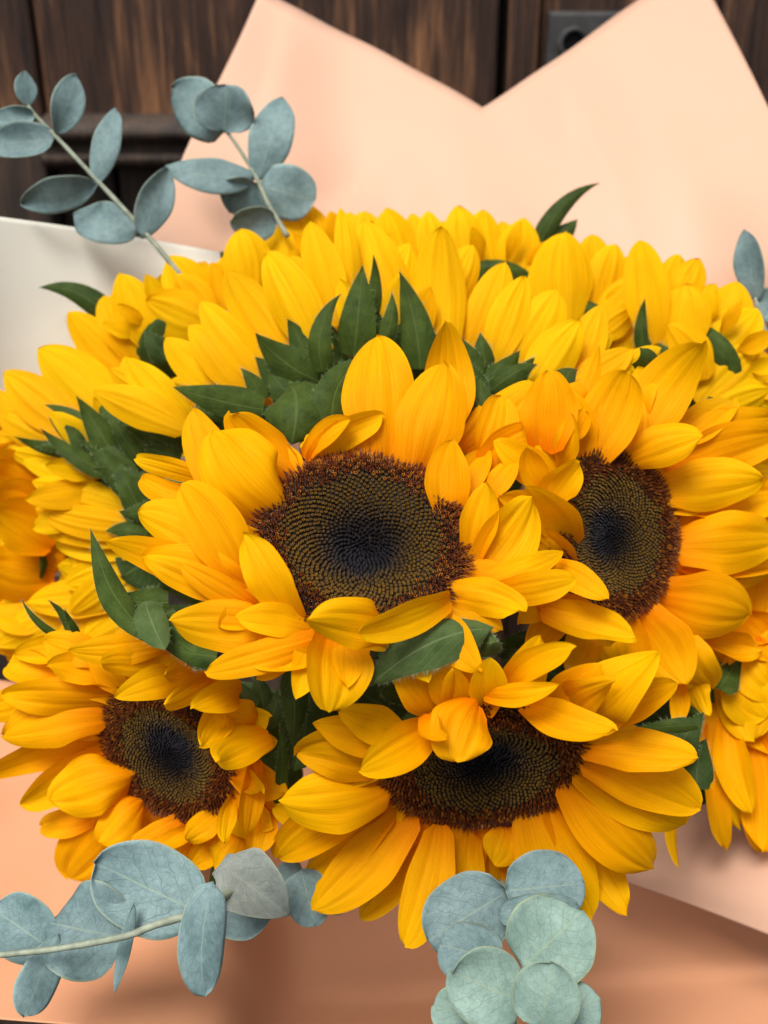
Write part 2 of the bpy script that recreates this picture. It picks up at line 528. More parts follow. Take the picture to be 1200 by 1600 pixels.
def folds(rows):
    out = []
    for r in rows:
        o = []
        for (x, y, d) in r:
            q = sm((y - 1180) / 250)
            k = (x - 620) / (y - 700)                      # folds fan out from the tie
            d += q * (.013 * math.sin(k * 6 + 1.0) + .0025 * math.sin(k * 15 + .4 + y * .004))
            d += .004 * math.tanh((y - 1560 + .06 * (x - 500)) / 14) * sm((x - 420) / 100)
            o.append((x, y, d))
        out.append(o)
    return out
# back sheet with two corners standing up
def back_depth(x, y):
    d = .540 - (.03 if x < 720 else .075) * ((x - 720) / 560) ** 2 + .09 * max(0, (430 - y) / 430) ** 1.4
    d -= .012 * math.exp(-((x - 755) / 120) ** 2)
    s = (x - 500) + (y - 340) * 1.7                      # soft crease running up to the right
    d -= .004 * math.tanh(s / 7) * math.exp(-((x - 545) / 70) ** 2)
    d += .0035 * math.sin(x * .011 + y * .004) + .002 * math.sin(x * .027 - y * .012 + 2) + .0012 * math.sin(y * .03 + x * .008)
    d -= .0022 * math.tanh((x - 905 - (y - 200) * .42) / 9) * math.exp(-((y - 230) / 130) ** 2) * math.exp(-((x - 905) / 90) ** 2)
    d -= .0018 * math.tanh((x - 415 + (y - 150) * .25) / 8) * math.exp(-((x - 415) / 70) ** 2)
    return d
def top_edge(x):
    if x < 408: return -17 + (408 - x) / .458
    if x < 755: return -17 + (x - 408) * (185 / 347)
    if x < 1085: return 168 - (x - 755) * (226 / 330)
    return -58 + (x - 1085) / .515
xs = [195 + 4 * 0]
xs = sorted(set([200 + 12 * k for k in range(92)] + [408, 755, 1085]))
rows = []
NRB = 44
for i in range(NRB + 1):
    q = i / NRB
    rows.append([(x, top_edge(x) + (860 - top_edge(x)) * q, 0) for x in xs])
rows = [[(x + 1.6 * math.sin(y * .021), y + 1.8 * math.sin(x * .017) + .8 * math.sin(x * .051), back_depth(x, y)) for (x, y, _) in r] for r in rows]
so_, me_ = sheet('wrapping_paper', rows, M['peach'], 'peach wrapping sheet with two tall corners standing behind the flowers')
md = me_.modifiers.new('thickness', 'SOLIDIFY'); md.thickness = .0004

# cream sheet at the left
rows = [[(-160, 322, .44), (0, 339, .470), (180, 365, .497), (352, 396, .514)],
        [(-170, 440, .435), (0, 450, .474), (180, 470, .498), (380, 490, .512)],
        [(-160, 600, .44), (0, 600, .482), (180, 620, .502), (400, 620, .514)],
        [(-150, 900, .47), (0, 900, .50), (180, 900, .52), (400, 900, .53)]]
so_, me_ = sheet('wrapping_paper', refine(rows, 24, 24), M['cream'], 'cream white wrapping sheet showing at the left behind the petals')
md = me_.modifiers.new('thickness', 'SOLIDIFY'); md.thickness = .0004

# front collar curling out under the flowers
rows = [[(-150, 1040, .50), (100, 1080, .51), (330, 1130, .52), (520, 1150, .53), (760, 1160, .53), (1000, 1160, .53), (1300, 1130, .50)],
        [(-170, 1220, .45), (80, 1260, .465), (310, 1300, .475), (480, 1330, .515), (740, 1340, .52), (1000, 1340, .51), (1320, 1300, .48)],
        [(-180, 1380, .405), (80, 1420, .42), (330, 1440, .43), (470, 1450, .50), (730, 1460, .51), (1000, 1470, .49), (1320, 1440, .45)],
        [(-180, 1500, .375), (80, 1530, .385), (340, 1540, .395), (470, 1550, .475), (720, 1560, .485), (1000, 1560, .46), (1320, 1540, .42)],
        [(-190, 1578, .36), (60, 1598, .362), (330, 1618, .37), (470, 1622, .44), (720, 1640, .445), (1000, 1650, .42), (1320, 1650, .39)]]
so_, me_ = sheet('wrapping_paper', folds(refine(rows, 60, 110)), M['shaded_peach'], 'peach wrapping collar curling out below the flowers at the front')
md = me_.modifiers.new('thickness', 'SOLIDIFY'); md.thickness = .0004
# right hand flap lying over the collar
rows = [[(905, 1240, .50), (1040, 1190, .48), (1180, 1150, .455), (1330, 1100, .43)],
        [(915, 1310, .475), (1050, 1290, .455), (1190, 1280, .425), (1340, 1250, .40)],
        [(935, 1348, .462), (1060, 1360, .432), (1200, 1390, .40), (1350, 1400, .375)],
        [(955, 1369, .457), (1075, 1412, .425), (1205, 1462, .393), (1355, 1520, .365)]]
so_, me_ = sheet('wrapping_paper', refine(rows, 24, 30), M['peach'], 'peach paper flap at the lower right overlapping the front collar')
md = me_.modifiers.new('thickness', 'SOLIDIFY'); md.thickness = .0004

# ------------------------------------------------------------------ sunflowers
BUNCH = P(610, 1180, .74)
def floret_head(c, n, e1, e2, Rm, parent, seed):
    """domed disc, with its florets in a golden-angle spiral"""
    rg = random.Random(seed)
    def zprof(r): return Rm * (.075 * math.exp(-((r - .80) / .22) ** 2) - .17 * math.exp(-(r / .42) ** 2))
    # base
    verts, faces = [], []
    rings = [0.02] + [k / 14 for k in range(1, 15)]
    for r in rings:
        for k in range(40):
            a = 2 * math.pi * k / 40
            verts.append(world(c + (e1 * math.cos(a) + e2 * math.sin(a)) * r * Rm * .97 + n * (zprof(r) - .012 * Rm)))
    for i in range(len(rings) - 1):
        for k in range(40): faces.append((i*40 + k, i*40 + (k+1) % 40, (i+1)*40 + (k+1) % 40, (i+1)*40 + k))
    faces.append(tuple(range(40))[::-1])
    disc = link_mesh('disc', verts, faces, M['disc_base'], parent)
    off = parent_loc(disc)
    NF = rg.choice((1950, 2150, 2300))
    q0 = rg.uniform(.18, .28); oj = rg.uniform(.9, 1.35); rim0 = rg.uniform(.69, .74)
    V1, F1, C1 = [], [], []
    V2, F2, C2 = [], [], []
    for i in range(NF):
        r = math.sqrt((i + .5) / NF)
        a = i * 2.399963
        dr = (zprof(r + .01) - zprof(r - .01)) / (.02 * Rm)
        rd = e1 * math.cos(a) + e2 * math.sin(a)
        ax = (n - rd * dr * .8).normalized()
        tg = n.cross(rd)
        p = c + (rd * (r + rg.uniform(-.006, .006)) + tg * rg.uniform(-.006, .006)) * Rm + n * (zprof(r) + rg.uniform(-.006, .006) * Rm)
        s = Rm * 1.0 / math.sqrt(NF) * 1.7724 * .5      # half spacing
        j = rg.uniform(.7, 1.3)
        rim = r + rg.uniform(-.06, .06) > rim0
        V, F, C = (V2, F2, C2) if rim else (V1, F1, C1)
        rd2 = (rd - ax * rd.dot(ax)).normalized(); tg2 = ax.cross(rd2)
        k0 = len(V)
        if not rim:
            q = sm((r - q0 + rg.uniform(-.03, .03)) / .36)                        # 0 dark core, 1 olive lattice
            core = (.012 + .01 * rg.random(), .011, .016)
            ol = (.165 * j * oj, .088 * j * oj, .014)
            body = tuple(x * (1 - q) + y * q for x, y in zip((.006, .0055, .0065), (.030, .017, .006)))
            tipc = tuple(x * (1 - q) + y * q for x, y in zip((.016 * j, .015 * j, .019 * j), ol))
            h = s * (1.5 + .6 * (1 - q)) * j
            lean = rd2 * (-.75 * (1 - q) - .15) * s
            # five-sided bud: base ring, shoulder ring, tip ring
            for (rad, hh, cl) in ((.96, -.5 * s, (.008, .006, .005)), (.94, h * .40, body), (.46 + .14 * q, h * .85, tipc)):
                for m5 in range(6):
                    aa = m5 * math.pi / 3
                    V.append(world(p + (rd2 * math.cos(aa) + tg2 * math.sin(aa)) * rad * s + ax * hh + lean * max(0, hh / h)))
                    C.append(cl)
            V.append(world(p + ax * h * (.45 if q > .5 else 1.25) + lean)); C.append(tuple(x * (.18 if q > .5 else 1.2) for x in tipc))
            for rI in range(2):
                for m5 in range(6):
                    F.append((k0 + rI*6 + m5, k0 + rI*6 + (m5+1) % 6, k0 + rI*6 + 6 + (m5+1) % 6, k0 + rI*6 + 6 + m5))
            for m5 in range(6): F.append((k0 + 12 + m5, k0 + 12 + (m5+1) % 6, k0 + 18))
        else:
            g = rg.random()
            dk = (.016, .007, .005); br = (.16 * j, .034 * j, .006) if g > .35 else (.32 * j, .10 * j, .010)
            h = s * rg.uniform(2.0, 4.2)
            out = rd2 * sm((r - .8) / .2) * s * 2.6 + (rd2 * rg.uniform(-.5, .5) + tg2 * rg.uniform(-.5, .5)) * s
            rot = rg.uniform(0, 6.28)
            for (rad, hh, cl) in ((.62, -.3 * s, dk), (.55, h * .55, br)):
                for m5 in range(5):
                    aa = m5 * 2 * math.pi / 5 + rot
                    V.append(world(p + (rd2 * math.cos(aa) + tg2 * math.sin(aa)) * rad * s + ax * hh + out * max(0, hh / h))); C.append(cl)
            for m5 in range(5):
                F.append((k0 + m5, k0 + (m5+1) % 5, k0 + 5 + (m5+1) % 5, k0 + 5 + m5))
            for m5 in range(5):                              # five curled-back lobes
                aa = (m5 + .5) * 2 * math.pi / 5 + rot
                V.append(world(p + (rd2 * math.cos(aa) + tg2 * math.sin(aa)) * 1.05 * s + ax * h * rg.uniform(.5, .85) + out)); C.append(br)
                F.append((k0 + 5 + m5, k0 + 5 + (m5+1) % 5, k0 + 10 + m5))
            k1 = len(V)                                      # dark style standing out of it
            for m5 in range(3):
                aa = m5 * 2.094
                V.append(world(p + (rd2 * math.cos(aa) + tg2 * math.sin(aa)) * .24 * s + ax * h * .4 + out * .5)); C.append(dk)
            V.append(world(p + ax * h * rg.uniform(1.1, 1.45) + out * 1.5)); C.append((.03, .010, .008))
            for m5 in range(3): F.append((k1 + m5, k1 + (m5+1) % 3, k1 + 3))
    for nm, V, F, C in (('inner_florets', V1, F1, C1), ('rim_florets', V2, F2, C2)):
        o = link_mesh(nm, V, F, M['floret'], disc, smooth=False)
        ca = o.data.color_attributes.new('tint', 'FLOAT_COLOR', 'POINT')
        ca.data.foreach_set('color', [x for c_ in C for x in (*c_, 1.0)])
        o['kind'] = 'stuff'
    return disc

class Flower:
    def __init__(s, c, d, Rpx, n, label, back=False, kt=.45, mat=None, slope=None, fill=20, flen=.8, seed=1, head=True):
        s.c, s.d, s.Rm = c, d, Rpx * d / FPX
        s.n = Vector(n).normalized()
        s.g = slope if slope is not None else (-s.n.x / s.n.z, -s.n.y / s.n.z)
        s.kt = kt; s.back = back
        s.mat = mat or (M['petal_back'] if back else M['petal'])
        s.cc = P(c[0], c[1], d)
        e1 = Vector((1, 0, 0)); e1 = (e1 - s.n * e1.dot(s.n)).normalized(); e2 = s.n.cross(e1)
        s.e1, s.e2 = e1, e2
        s.o = thing('sunflower', world(s.cc - s.n * s.Rm * .5), label, 'sunflower', 'sunflowers in the bouquet')
        if head: floret_head(s.cc + s.n * (s.Rm * .42 if back else 0), s.n, e1, e2, s.Rm * (.62 if back else 1), s.o, seed)
        # green receptacle behind the disc
        verts, faces, uv = [], [], []
        rs = .64 if back else (1.0 if head else .22)
        rings = [(1.0, -.05), (1.03, -.14), (.95, -.26), (.72, -.38), (.42, -.47), (.16, -.55)]
        for r, z in rings:
            for k in range(28):
                a = 2 * math.pi * k / 28
                verts.append(world(s.cc + (e1 * math.cos(a) + e2 * math.sin(a)) * r * s.Rm * .97 * rs + s.n * (z * rs + (.35 if back else 0)) * s.Rm)); uv.append((k / 28, r))
        for i in range(len(rings) - 1):
            for k in range(28): faces.append((i*28 + k, (i+1)*28 + k, (i+1)*28 + (k+1) % 28, i*28 + (k+1) % 28))
        faces.append(tuple((len(rings)-1)*28 + k for k in range(28)))
        link_mesh('receptacle', verts, faces, M['bract'], s.o, uv)
        a0 = s.cc - s.n * s.Rm * .5
        tube('stem', [a0, a0 - s.n * s.Rm * .8 + Vector((0, 0, -.02)), a0.lerp(BUNCH, .6) - s.n * .02, BUNCH + Vector((rnd(-.012, .012), rnd(-.012, .012), rnd(-.01, .01)))], .0055, .005, M['stem'], s.o)
        # rear whorl of ray petals, all round
        for k in range(fill):
            a = 2 * math.pi * (k + rnd(-.25, .25)) / max(1, fill)
            rd = e1 * math.cos(a) + e2 * math.sin(a)
            b = s.cc + rd * s.Rm * (.6 if back else .84) + s.n * (.35 if back else -.03) * s.Rm
            L = s.Rm * flen * rnd(.85, 1.1)
            t = b + rd * L + s.n * L * (rnd(.2, .5) if back else rnd(-.25, .1))
            blade('petal', b, t, L * rnd(.42, .55), prof_petal(rnd(.6, .85)), s.mat, s.o, bow=rnd(0, .12), cup=rnd(-.4, .6), wave=.04)
    def depth(s, x, y):
        return s.d - (s.g[0] * (x - s.c[0]) + s.g[1] * (s.c[1] - y)) * s.d / FPX
    def ends(s, bx, by, tx, ty, lay, dz):
        db = s.depth(bx, by) - lay * (.0035 if s.back else .0011) + (.0035 if not s.back else 0)
        m = s.d / FPX
        dt = db - (0 if s.back else lay * .0026) - s.kt * (s.g[0] * (tx - bx) + s.g[1] * (by - ty)) * m - dz
        vx, vy = tx - bx, ty - by
        if not s.back and math.hypot(tx - s.c[0], ty - s.c[1]) < math.hypot(bx - s.c[0], by - s.c[1]) + 12:
            db -= .0065; dt -= .006                        # folded inwards over the florets
        return P(bx - vx * .05, by - vy * .05, db + .001), P(tx, ty, dt)
    def petals(s, lst):
        for it in lst:
            bx, by, tx, ty, w = it[:5]
            lay = it[5] if len(it) > 5 else 0
            kw = dict(it[6]) if len(it) > 6 else {}
            dz = kw.pop('dz', 0)
            b, t = s.ends(bx, by, tx, ty, lay, dz)
            W = w * ((s.depth(bx, by) + -t.z) * .5) / FPX * (1.04 if s.back else 1.12)
            pr = dict(bow=(rnd(-.03, .07) if s.back else rnd(-.02, .13)), cup=(rnd(-.65, -.1) if s.back else rnd(-.45, .9)), side=rnd(-.09, .09), roll=rnd(-18, 18),
                      twist=rnd(-42, 42), curl=rnd(-.22, .16), wave=rnd(.02, .085), crease=rnd(.03, .065))
            if s.back: pr.update(crease=rnd(-.07, -.04), wave=rnd(.012, .035), curl=rnd(-.10, .04), twist=rnd(-12, 12), roll=rnd(-12, 12), side=rnd(-.05, .05))
            if not s.back and 'cup' not in kw:
                k = random.random()
                if k < .30: pr['cup'] = rnd(1.0, 1.45); pr['bow'] = rnd(-.04, .06); W *= 1.2      # rolled into a channel
                elif k < .48: pr['curl'] = rnd(.20, .36); pr['bow'] = rnd(-.05, .05)              # tip lifted
                elif k < .60: pr['curl'] = rnd(-.40, -.25); pr['bow'] = rnd(.12, .2)              # tip reflexed
            pr.update(kw)
            e = pr.pop('tip', rnd(.55, .80) if s.back else rnd(.44, .70))
            b0 = pr.pop('b0', .62)
            blade('petal', b, t, W, prof_petal(e, b0), s.mat, s.o, nu=18, nv=20, **pr)
    def fan(s, a0, a1, n, rx, ry, w, r0=.42, lay=-4):
        for k in range(n):
            a = R(a0 + (a1 - a0) * (k + rnd(.1, .9)) / n)
            q = rnd(.82, .98)
            cx, cy = s.c
            s.petals([(cx + rx * r0 * math.cos(a), cy - ry * r0 * math.sin(a), cx + rx * q * math.cos(a + rnd(-.08, .08)), cy - ry * q * math.sin(a + rnd(-.08, .08)), w * rnd(.85, 1.15), lay + rnd(-1.5, 1))])
    def bracts(s, lst, mat=None, name='bract', hairs=90, prof=None, flat=None, **dfl):
        for it in lst:
            bx, by, tx, ty, w = it[:5]
            lay = it[5] if len(it) > 5 else 0
            kw = dict(it[6]) if len(it) > 6 else {}
            dz = kw.pop('dz', 0)
            m_ = kw.pop('mat', mat or M['bract'])
            pf = kw.pop('prof', prof or prof_bract)
            g0, d0 = s.g, s.d
            if flat is not None: s.g = (g0[0] * flat, g0[1] * flat); s.d = d0 + .012
            b, t = s.ends(bx, by, tx, ty, lay, dz)
            s.g, s.d = g0, d0
            W = w * (-b.z - t.z) * .5 / FPX * 1.1
            pr = dict(bow=rnd(.05, .2), cup=rnd(-1.2, -.5), side=rnd(-.10, .10), roll=rnd(-15, 15), twist=rnd(-25, 25),
                      curl=rnd(-.15, .28), wave=.018, crease=.02, hairs=hairs, thick=.0)
            pr.update(dfl); pr.update(kw)
            blade(name, b, t, W, pf, m_, s.o, nu=14, nv=8, **pr)

H = dict  # shorthand for extra shape settings
HOL = H(cup=1.1, bow=-.05)       # hollow, edges towards viewer
CVX = H(cup=-.9, bow=.2)         # bulging towards viewer

# ---- main flower
f1 = Flower((566, 846), .340, 170, (.06, .60, .80), 'large open sunflower facing up in the middle with its whole dark disc showing', seed=3, fill=20, flen=.78)
f1.petals([
 (595,722,588,520,108,1,H(cup=-.35,side=0,roll=0,curl=-.05,bow=.12)), (650,744,693,570,100,2,H(cup=-.3,side=0,roll=0,bow=.14)), (678,690,692,527,80,-1), (742,735,783,617,60,0), (725,700,828,604,62,-2,H(cup=-.5)),
 (747,745,840,672,66,0), (706,812,708,688,68,2,H(cup=.6,bow=.1)), (735,872,760,752,62,3,H(cup=1.0)), (743,900,830,775,90,2,H(cup=.5)), (755,790,810,712,38,1,H(roll=35)),
 (746,916,882,860,44,2,H(roll=25)), (770,928,902,905,52,3,H(roll=-15)), (696,930,822,956,58,3,H(cup=-.4)), (694,938,545,992,58,3,H(dz=.010,cup=.9,roll=20)), (696,945,622,1032,52,2,H(roll=30)),
 (606,985,478,968,84,4,H(dz=.006,cup=-1.0,bow=.2)), (520,1000,513,1103,112,2,H(cup=.9,bow=.05,tip=.5)), (508,996,320,1048,50,0,H(dz=.004)), (515,1010,400,1042,30,1), (440,985,266,970,78,1,H(cup=-.3)),
 (480,980,372,965,50,3), (458,968,380,832,64,4,H(cup=.5,roll=10,bow=.14)), (385,938,182,852,62,-1), (385,925,224,868,76,1), (398,950,280,880,44,2,H(roll=25)),
 (380,908,284,758,88,3,H(cup=-.4)), (360,880,216,800,78,0), (345,790,218,746,42,-1), (335,752,209,716,34,-2), (392,800,298,636,72,0,H(cup=-.3)),
 (440,792,332,672,128,4,H(cup=-.85,bow=.2,b0=.6,tip=.5)), (476,748,362,648,74,2,H(cup=-.6)), (484,722,600,650,50,2,H(cup=.7,roll=-20)), (482,716,550,655,42,3,H(roll=30)),
 (545,712,470,690,40,0), (452,770,420,690,60,0), (690,778,760,700,50,0), (560,985,600,1010,40,1),
])
f1.bracts([
 (455,690,452,598,104,-3,H(cup=-.8,bow=.25,prof=prof_oval,curl=-.05)), (522,668,580,566,64,-2,H(side=-.22,curl=.12,cup=-.7)), (244,1004,166,868,46,-3,H(dz=-.02,prof=prof_lance)), (256,1012,224,920,50,-2,H(mat=M['pale_leaf'],dz=-.015,prof=prof_lance)), (335,1025,262,1010,40,-3),
 (300,1000,235,960,60,-5), (330,1030,270,985,50,-4), (752,640,700,590,50,-6), (250,790,185,800,40,-5), (260,940,200,930,50,-5),
])

# ---- right flower
f2 = Flower((957, 835), .372, 133, (.50, .05, .86), 'open sunflower at the right turned outwards, its disc half covered by left petals', seed=5, fill=20, flen=.95)
f2.petals([(1060,800,1226,772,64,-1), (1075,720,1226,735,60,-2), (1070,780,1230,765,66,1), (1060,880,1226,880,60,-1), (1060,660,1220,650,56,-2), 
 (851,700,857,580,82,1,H(cup=.35)), (881,728,893,650,44,3,H(cup=1.2)), (852,768,822,692,48,2,H(cup=1.2)), (853,790,906,722,58,3,H(cup=.8,roll=-20)), (893,848,820,758,66,4,H(cup=.7,dz=.01)),
 (905,650,936,543,30,0,H(twist=90)), (918,716,978,582,88,2,H(cup=.35)), (913,705,930,614,30,1), (988,700,1088,552,88,1), (1000,660,1011,563,42,-1),
 (1040,700,1157,616,56,0), (982,722,1097,682,66,4,H(cup=-.7,bow=.2)), (1050,735,1216,682,78,1), (1035,768,1190,748,80,3,H(cup=-.5)), (1060,825,1218,790,62,0),
 (1062,852,1222,842,92,3,H(cup=-.3)), (1060,900,1220,897,48,0), (1036,935,1180,962,104,2,H(cup=-.4)), (1110,1000,1186,1016,42,-1), (1000,962,1070,1068,98,2,H(cup=-.4)),
 (1035,975,1122,1088,88,0), (1075,1050,1102,1108,46,-1), (1060,1070,1056,1132,30,0), (858,885,944,932,44,5,H(dz=.006)), (852,955,992,998,62,3,H(dz=.006,cup=.9)),
 (842,935,962,1005,54,4,H(cup=.9)), (945,970,966,1042,62,1), (885,880,832,832,54,3,H(cup=1.0)), (870,910,840,870,46,2), (905,640,880,600,40,-1), (880,690,915,640,40,1,H(cup=1.0)),
])
f2.bracts([(900,1005,770,1012,58,-5,H(mat=M['leaf'],prof=prof_oval)), (1125,1075,1152,1035,46,-5), (1100,1120,1060,1100,30,-5), (800,740,770,690,50,-6), (820,720,790,760,60,-7), (1000,560,1035,590,40,-7), (880,610,905,575,40,-7), (1085,660,1110,612,34,-6)])

# ---- lower left flower
f3 = Flower((262, 1176), .374, 122, (-.40, -.35, .85), 'open sunflower at the lower left tilted down, upper petals folded over its disc', seed=7, fill=20, flen=.95)
f3.petals([
 (290,1062,189,1088,52,5,H(dz=.014,cup=-.4,bow=.15)), (345,1052,250,1105,44,4,H(dz=.014)), (250,1048,154,1036,46,5,H(cup=-.6)), (320,1038,242,1058,48,5,H(dz=.006)), (262,1003,110,1016,48,3,H(cup=-.4)),
 (165,1032,67,1000,50,2), (90,1046,6,1038,52,1), (180,1066,74,1042,52,3), (172,1092,0,1086,60,3,H(cup=-.4)), (166,1118,0,1150,88,3,H(cup=-.6,bow=.15,side=.08)),
 (168,1162,-4,1206,56,1), (170,1175,30,1256,58,2), (202,1210,78,1248,96,4,H(cup=-.85,bow=.2,b0=.55,tip=.5)), (150,1275,56,1291,44,1), (218,1256,152,1316,74,5,H(cup=-.8,bow=.2,b0=.5)),
 (190,1285,98,1382,98,1,H(cup=-.5)), (282,1278,194,1326,34,4), (302,1292,233,1330,28,5), (300,1310,268,1338,24,3), (346,1270,290,1312,42,4),
 (342,1308,298,1352,44,2), (372,1310,334,1366,60,3,H(cup=-.4)), (398,1190,384,1308,46,5,H(cup=1.2,roll=25)), (418,1265,400,1332,56,4,H(cup=1.2)), (372,1212,410,1238,36,6,H(cup=1.2)),
 (366,1245,349,1320,30,5,H(roll=30)), (418,1150,328,1196,62,6,H(dz=.014,cup=-.3)), (372,1082,298,1108,52,5,H(dz=.014,cup=.9)), (356,1105,314,1164,54,6,H(dz=.012,cup=.9)), (300,1068,378,1106,50,4,H(cup=.9)),
 (240,1000,180,990,40,1), (190,1290,240,1350,50,0), (395,1130,345,1110,50,4), (380,1250,425,1290,44,3), (235,1285,170,1350,60,0), (40,1090,-20,1110,50,-1), (130,1010,30,1020,45,-1),
])
f3.bracts([(400,1100,352,1050,32,0,H(mat=M['pale_leaf'])), (412,1112,398,1048,40,1,H(mat=M['pale_leaf'])), (405,1135,432,1078,36,1,H(mat=M['pale_leaf'],side=.15)), (432,1250,438,1130,22,0), (455,1050,455,1168,48,-1,H(mat=M['leaf'])), (410,1180,425,1110,40,-1), (95,995,34,936,14,1), (112,995,74,936,16,1), (122,990,99,948,12,1), (350,1330,330,1375,40,-3)])

# ---- lower centre flower
f4 = Flower((757, 1197), .345, 161, (.03, -.67, .74), 'open sunflower at the bottom centre tilted down, long lower petals hanging', seed=9, fill=20, flen=.85)
f4.petals([
 (740,1100,722,1032,100,3,H(cup=.9,b0=.6,tip=.4,dz=-.004)), (745,1100,712,1192,100,5,H(cup=-.5,bow=.22,b0=.5,tip=.45,dz=.004)), (668,1118,706,1158,44,6,H(cup=1.2,dz=.005)), (668,1138,562,1204,76,9,H(cup=1.1,bow=.04,dz=.004)), (592,1195,476,1178,92,3,H(cup=-.3)),
 (600,1228,437,1250,94,4,H(cup=-.45,bow=.14)), (606,1248,424,1345,72,2), (505,1285,426,1262,42,0), (635,1275,488,1422,82,3,H(cup=.3,side=-.05,curl=0,twist=5,roll=0,dz=.006)), (650,1298,568,1426,56,1),
 (684,1298,632,1480,70,6,H(cup=.3,side=-.06,curl=.0,twist=8,roll=0,bow=.08,tip=.5,dz=.012)), (726,1298,698,1434,92,2,H(cup=.2,curl=0,twist=5,dz=.006)), (790,1295,772,1352,62,3), (838,1268,925,1434,110,3,H(cup=-.3,side=.08,curl=0,twist=5,roll=0,dz=.008)), (892,1215,1032,1366,92,5,H(cup=-.4,side=.06)),
 (905,1192,1080,1292,98,4,H(cup=-.3)), (912,1182,1096,1264,88,5,H(cup=-.3)), (915,1166,1093,1184,66,5,H(cup=-.3)), (826,1098,968,1142,58,6,H(curl=.10,side=.08,dz=.006)), (880,1122,946,1074,62,6,H(cup=-.5)),
 (915,1122,1023,1022,92,4,H(cup=-.4,bow=.16)), (930,1132,1064,1064,54,3), (798,1070,902,1010,52,4,H(cup=1.2)), (762,1082,870,1070,36,6,H(cup=.5,bow=.1)), (660,1300,620,1400,60,0),
 (760,1300,740,1410,70,0), (610,1265,470,1380,60,0), (860,1250,960,1400,80,1), (800,1290,850,1420,80,0), (780,1300,800,1420,70,0),
])
f4.bracts([(1085,1132,988,1140,24,-3), (622,1142,566,1122,24,1), (620,1110,560,1080,70,-3,H(mat=M['leaf'],prof=prof_oval)), (500,1130,540,1060,70,-5,H(mat=M['leaf'],prof=prof_oval)), (460,1200,480,1110,60,-5,H(mat=M['leaf'],prof=prof_oval)),
 (560,1150,470,1090,70,-6,H(mat=M['leaf'],prof=prof_oval)), (800,1060,815,1015,30,-1), (960,1060,890,1045,40,-3), (1060,1180,1095,1120,50,-4,H(mat=M['leaf'])), (1090,1230,1105,1150,50,-5,H(mat=M['leaf']))], flat=.15)
f4.bracts([(760,986,586,1066,74,6,H(side=.10,cup=-.7,curl=-.08,bow=.14,mat=M['pale_leaf'],roll=-12,wave=.06)), (718,1062,584,1080,66,4,H(side=-.06,roll=25)), (735,1000,778,1005,50,2,H(mat=M['pale_leaf'],wave=.15))], mat=M['leaf'], name='leaf', hairs=300, prof=prof_oval, flat=.62)

# ---- flower at the top seen from behind
f5 = Flower((610, 655), .425, 150, (0, .55, -.83), 'sunflower above the main one seen from behind, green bracts over a fan of petals', back=True, slope=(0, -.15), kt=.6, seed=11, fill=16, flen=.8)
f5.petals([
 (350,612,257,528,60,1), (388,620,294,506,64,2), (425,605,311,467,62,2), (452,560,355,424,74,1), (500,555,414,390,80,3), (530,500,483,345,64,3), (545,480,533,320,42,2),
 (622,500,568,342,88,0), (697,545,690,354,86,3), (735,550,790,406,68,1), (768,570,820,431,62,2), (802,575,872,454,82,2), (832,605,906,500,78,4), (895,590,938,476,58,1),
 (878,615,986,545,56,2), (940,598,1034,543,44,2), (285,668,146,610,64,2), (290,650,199,560,58,1), (300,630,170,575,44,-1), (600,520,640,380,70,-1), (660,520,740,380,70,-1), (500,500,450,400,70,-1), (840,600,960,520,60,0),
])
f5.bracts([
 (495,592,403,524,66,4), (482,565,450,500,44,3), (505,575,532,462,38,6,H(side=-.16,curl=.1)), (553,550,566,420,58,5), (577,500,583,404,30,4), (600,530,612,456,30,6), (655,570,625,430,56,5,H(side=.05)),
 (405,638,268,604,54,5), (408,622,376,576,32,4), (682,550,660,498,32,5), (738,590,688,516,54,6), (748,625,714,556,48,7), (763,580,750,518,38,5), (750,600,810,550,48,6), (770,608,842,568,44,6), (600,560,590,490,60,3), (470,640,420,580,60,3), (690,600,660,540,60,3), (640,560,690,520,44,3),
 (540,600,520,520,52,2), (620,560,645,470,46,2), (575,560,545,470,46,2), (700,600,705,530,48,2), (720,620,770,560,50,3), (790,620,850,590,40,3), (450,620,400,560,52,2), (440,650,330,630,48,3), (500,640,470,560,56,3), (660,600,640,500,50,1), (380,650,300,640,40,4), (810,600,835,560,30,4), (530,560,500,490,40,1),
])
